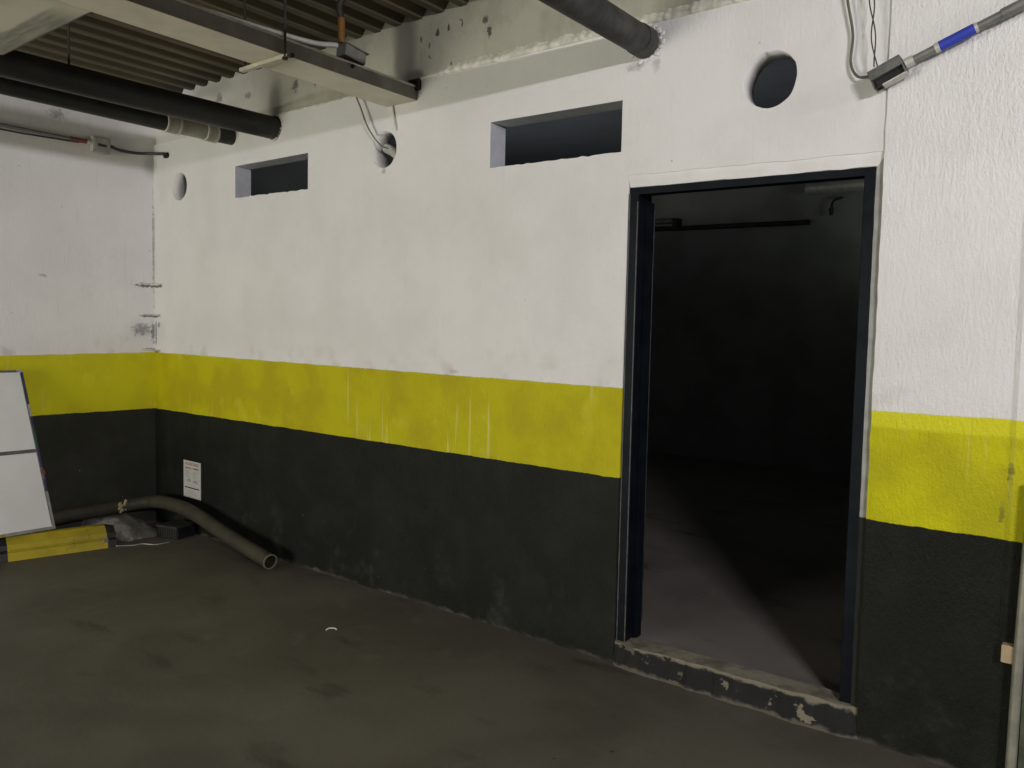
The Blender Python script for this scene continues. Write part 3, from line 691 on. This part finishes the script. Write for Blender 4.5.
for nm, mt, q in (
    ('edge_trim', M_alu, (0, BW, 0, .022, -.002, .020)), ('edge_trim', M_alu, (0, .016, .022, .28, -.002, .020)), ('edge_trim', M_alu, (0, .016, .84, .93, -.002, .020)), ('edge_trim', M_alu, (0, .04, Hh - .016, Hh, -.002, .020)),
    ('navy_tape', M_navy, (0, .013, .28, .37, -.002, .019)), ('navy_tape', M_navy, (0, .013, .46, .62, -.002, .019)), ('navy_tape', M_navy, (0, .013, .76, .84, -.002, .019)), ('navy_tape', M_navy, (0, .014, .93, Hh - .016, -.002, .019)),
    ('green_tape', M_green, (0, .013, .62, .76, -.002, .019)), ('red_tape', M_red, (-.006, .016, .405, .44, -.003, .022)), ('red_tape', M_red, (.13, .45, Hh - .016, Hh, -.002, .019)),
    ('dark_edge', M_dkmetal, (0, .012, .37, .46, -.002, .018)), ('dark_edge', M_dkmetal, (.04, .13, Hh - .016, Hh, -.002, .018)), ('dark_edge', M_dkmetal, (.45, BW, Hh - .016, Hh, -.002, .018)), ('dark_edge', M_dkmetal, (.016, .020, .03, Hh - .02, .012, .018))):
    b = NB(); bquad(b, *q); obj(nm, b, mt, t)
b = NB(); bquad(b, .33, .36, .002, .018, .020, .022); obj('yellow_sticker', b, M_stopyel, t)

# notice stuck on the black dado
t = thing('notice', 'small white printed notice stuck on the black wall band near corner', 'notice', (.565, 0, .28))
NX0, NX1 = .440, .690
def nz(x, f): # sheet hangs slightly askew
    return (.283 + (x - NX0) * -.012) + f * .297
def nq(b, fx0, fx1, fz0, fz1, y0, y1):
    xs = (NX0 + fx0 * .25, NX0 + fx1 * .25)
    vs = [b.verts.new((x, y, nz(x, f))) for x in xs for y in (y0, y1) for f in (fz0, fz1)]
    for f in ((0, 1, 3, 2), (4, 6, 7, 5), (0, 4, 5, 1), (2, 3, 7, 6), (0, 2, 6, 4), (1, 5, 7, 3)): b.faces.new([vs[i] for i in f])
b = NB(); nq(b, 0, 1, 0, 1, -.003, -.0005); sheet = obj('sheet', b, M_paper, t)
b = NB()
for k in range(9): nq(b, .10 + k * .09, .10 + k * .09 + (.07 if k % 4 else .05), .885, .915, -.0036, -.003)
for k in range(7): nq(b, .14 + k * .11, .14 + k * .11 + .09, .93, .95, -.0036, -.003)
nq(b, .10, .46, .785, .82, -.0036, -.003); obj('red_print', b, M_inkred, sheet)
b = NB(); nq(b, .54, .88, .79, .815, -.0036, -.003); obj('black_print', b, M_inkdark, sheet)
b = NB(); nq(b, .07, .93, .255, .285, -.0036, -.003); obj('black_bar', b, M_inkdark, sheet)
b = NB()
for r in range(3):
    nq(b, .20 + .03 * r, .44 - .02 * r, .44 + .025 * r, .455 + .025 * r, -.0036, -.003); nq(b, .56 + .02 * r, .84 - .03 * r, .43 + .025 * r, .445 + .025 * r, -.0036, -.003)
obj('blue_print', b, M_inkblue, sheet)
for c0, c1 in ((.12, .30), (.55, .72)):
    b = NB()
    for r in range(9):
        z = .73 - r * .024; nq(b, c0, c1 + .12 * random.random(), z, z + .009, -.0035, -.003)
    obj('grey_print', b, M_inkgrey, sheet)
b = NB()
for r in range(4): nq(b, .12, .6 + .25 * random.random(), .19 - r * .035, .20 - r * .035, -.0035, -.003)
obj('grey_print', b, M_inkgrey, sheet)

# ------------------------------------------------------------------ right edge: galvanised corner guard
t = thing('corner_guard', 'weathered galvanised upright strip guarding the pier corner at right edge', 'guard', (6.20, -.06, 0))
b = NB(); tube(b, smooth_path([(6.180, -.062, 0.0), (6.184, -.060, .5), (6.196, -.056, 1.15)]), .018, 14); obj('guard_tube', b, M_post, t, True, autos=50)
b = NB(); box(b, (6.203, -.066, 0), (6.232, -.062, 1.15)); obj('guard_flange', b, simple('dark_green_flange', (.04, .045, .03, 1), (.08, .09, .055, 1), 9, .5), t)
b = NB(); box(b, (6.128, -.058, .478), (6.176, -.018, .545), Matrix.Translation((0, 0, 0)), bevel=.004)
tag(obj('packing_block', b, M_tan, None), 'small tan wooden packing block behind galvanised corner guard', 'block')

# ------------------------------------------------------------------ lights
def area(name, loc, target, sx, sy, power, col=(1, 1, 1), spread=math.pi):
    L = bpy.data.lights.new(name, 'AREA'); L.shape = 'RECTANGLE'; L.size = sx; L.size_y = sy; L.energy = power; L.color = col; L.spread = spread
    o = bpy.data.objects.new(name, L); COL.objects.link(o); o.location = loc
    o.rotation_euler = (Vector(target) - Vector(loc)).to_track_quat('-Z', 'Y').to_euler(); return o
area('tube_light', (9.1, -1.06, 3.0), (3, -.4, 2.2), 1.0, .06, 32, (1, .97, 1.0))
area('tube_light', (9.0, -4.3, 2.99), (3, .3, 1.9), .9, .06, 185, (1, .97, 1.0))
area('fill_softbox', (1.5, -9.0, 1.2), (2.0, 0, 1.7), 2.8, 1.8, 345, (1, .985, .86))  # added softbox out of view, fill in place of lit surroundings
area('inner_fill', (2.2, 2.6, 2.5), (2.2, 2.7, 3.8), 4.6, 2.0, 10.0, (.9, .95, 1))  # added unseen uplight so the openings show a dim ceiling
area('inner_fill', (4.9, 5.0, 2.9), (4.6, 6, 3.6), .6, .3, 1.6, (.95, 1, .9))  # added unseen fill to lift the far wall's upper right

w = bpy.data.worlds.new('garage_air'); SC.world = w; w.use_nodes = True
w.node_tree.nodes['Background'].inputs[0].default_value = (.93, .95, .85, 1)
w.node_tree.nodes['Background'].inputs[1].default_value = .05

# ------------------------------------------------------------------ camera
cam = bpy.data.cameras.new('camera'); co = bpy.data.objects.new('camera', cam); COL.objects.link(co)
F_PX, YAW, PITCH, ROLL = 798.47, .6577544, -.0627475, .0212361
fw = Vector((-math.sin(YAW) * math.cos(PITCH), math.cos(YAW) * math.cos(PITCH), math.sin(PITCH)))
r_ = Vector((math.cos(YAW), math.sin(YAW), 0)); u_ = r_.cross(fw)
r2 = r_ * math.cos(ROLL) + u_ * math.sin(ROLL); u2 = u_ * math.cos(ROLL) - r_ * math.sin(ROLL)
R = Matrix((r2, u2, -fw)).transposed()
co.matrix_world = Matrix.Translation((6.4455, -3.45416, 1.65)) @ R.to_4x4()
cam.sensor_fit = 'HORIZONTAL'; cam.sensor_width = 36; cam.lens = F_PX * 36 / 1024; cam.clip_start = .05
SC.camera = co
SC.view_settings.view_transform = 'Standard'; SC.view_settings.look = 'None'; SC.view_settings.exposure = 0; SC.view_settings.gamma = 1
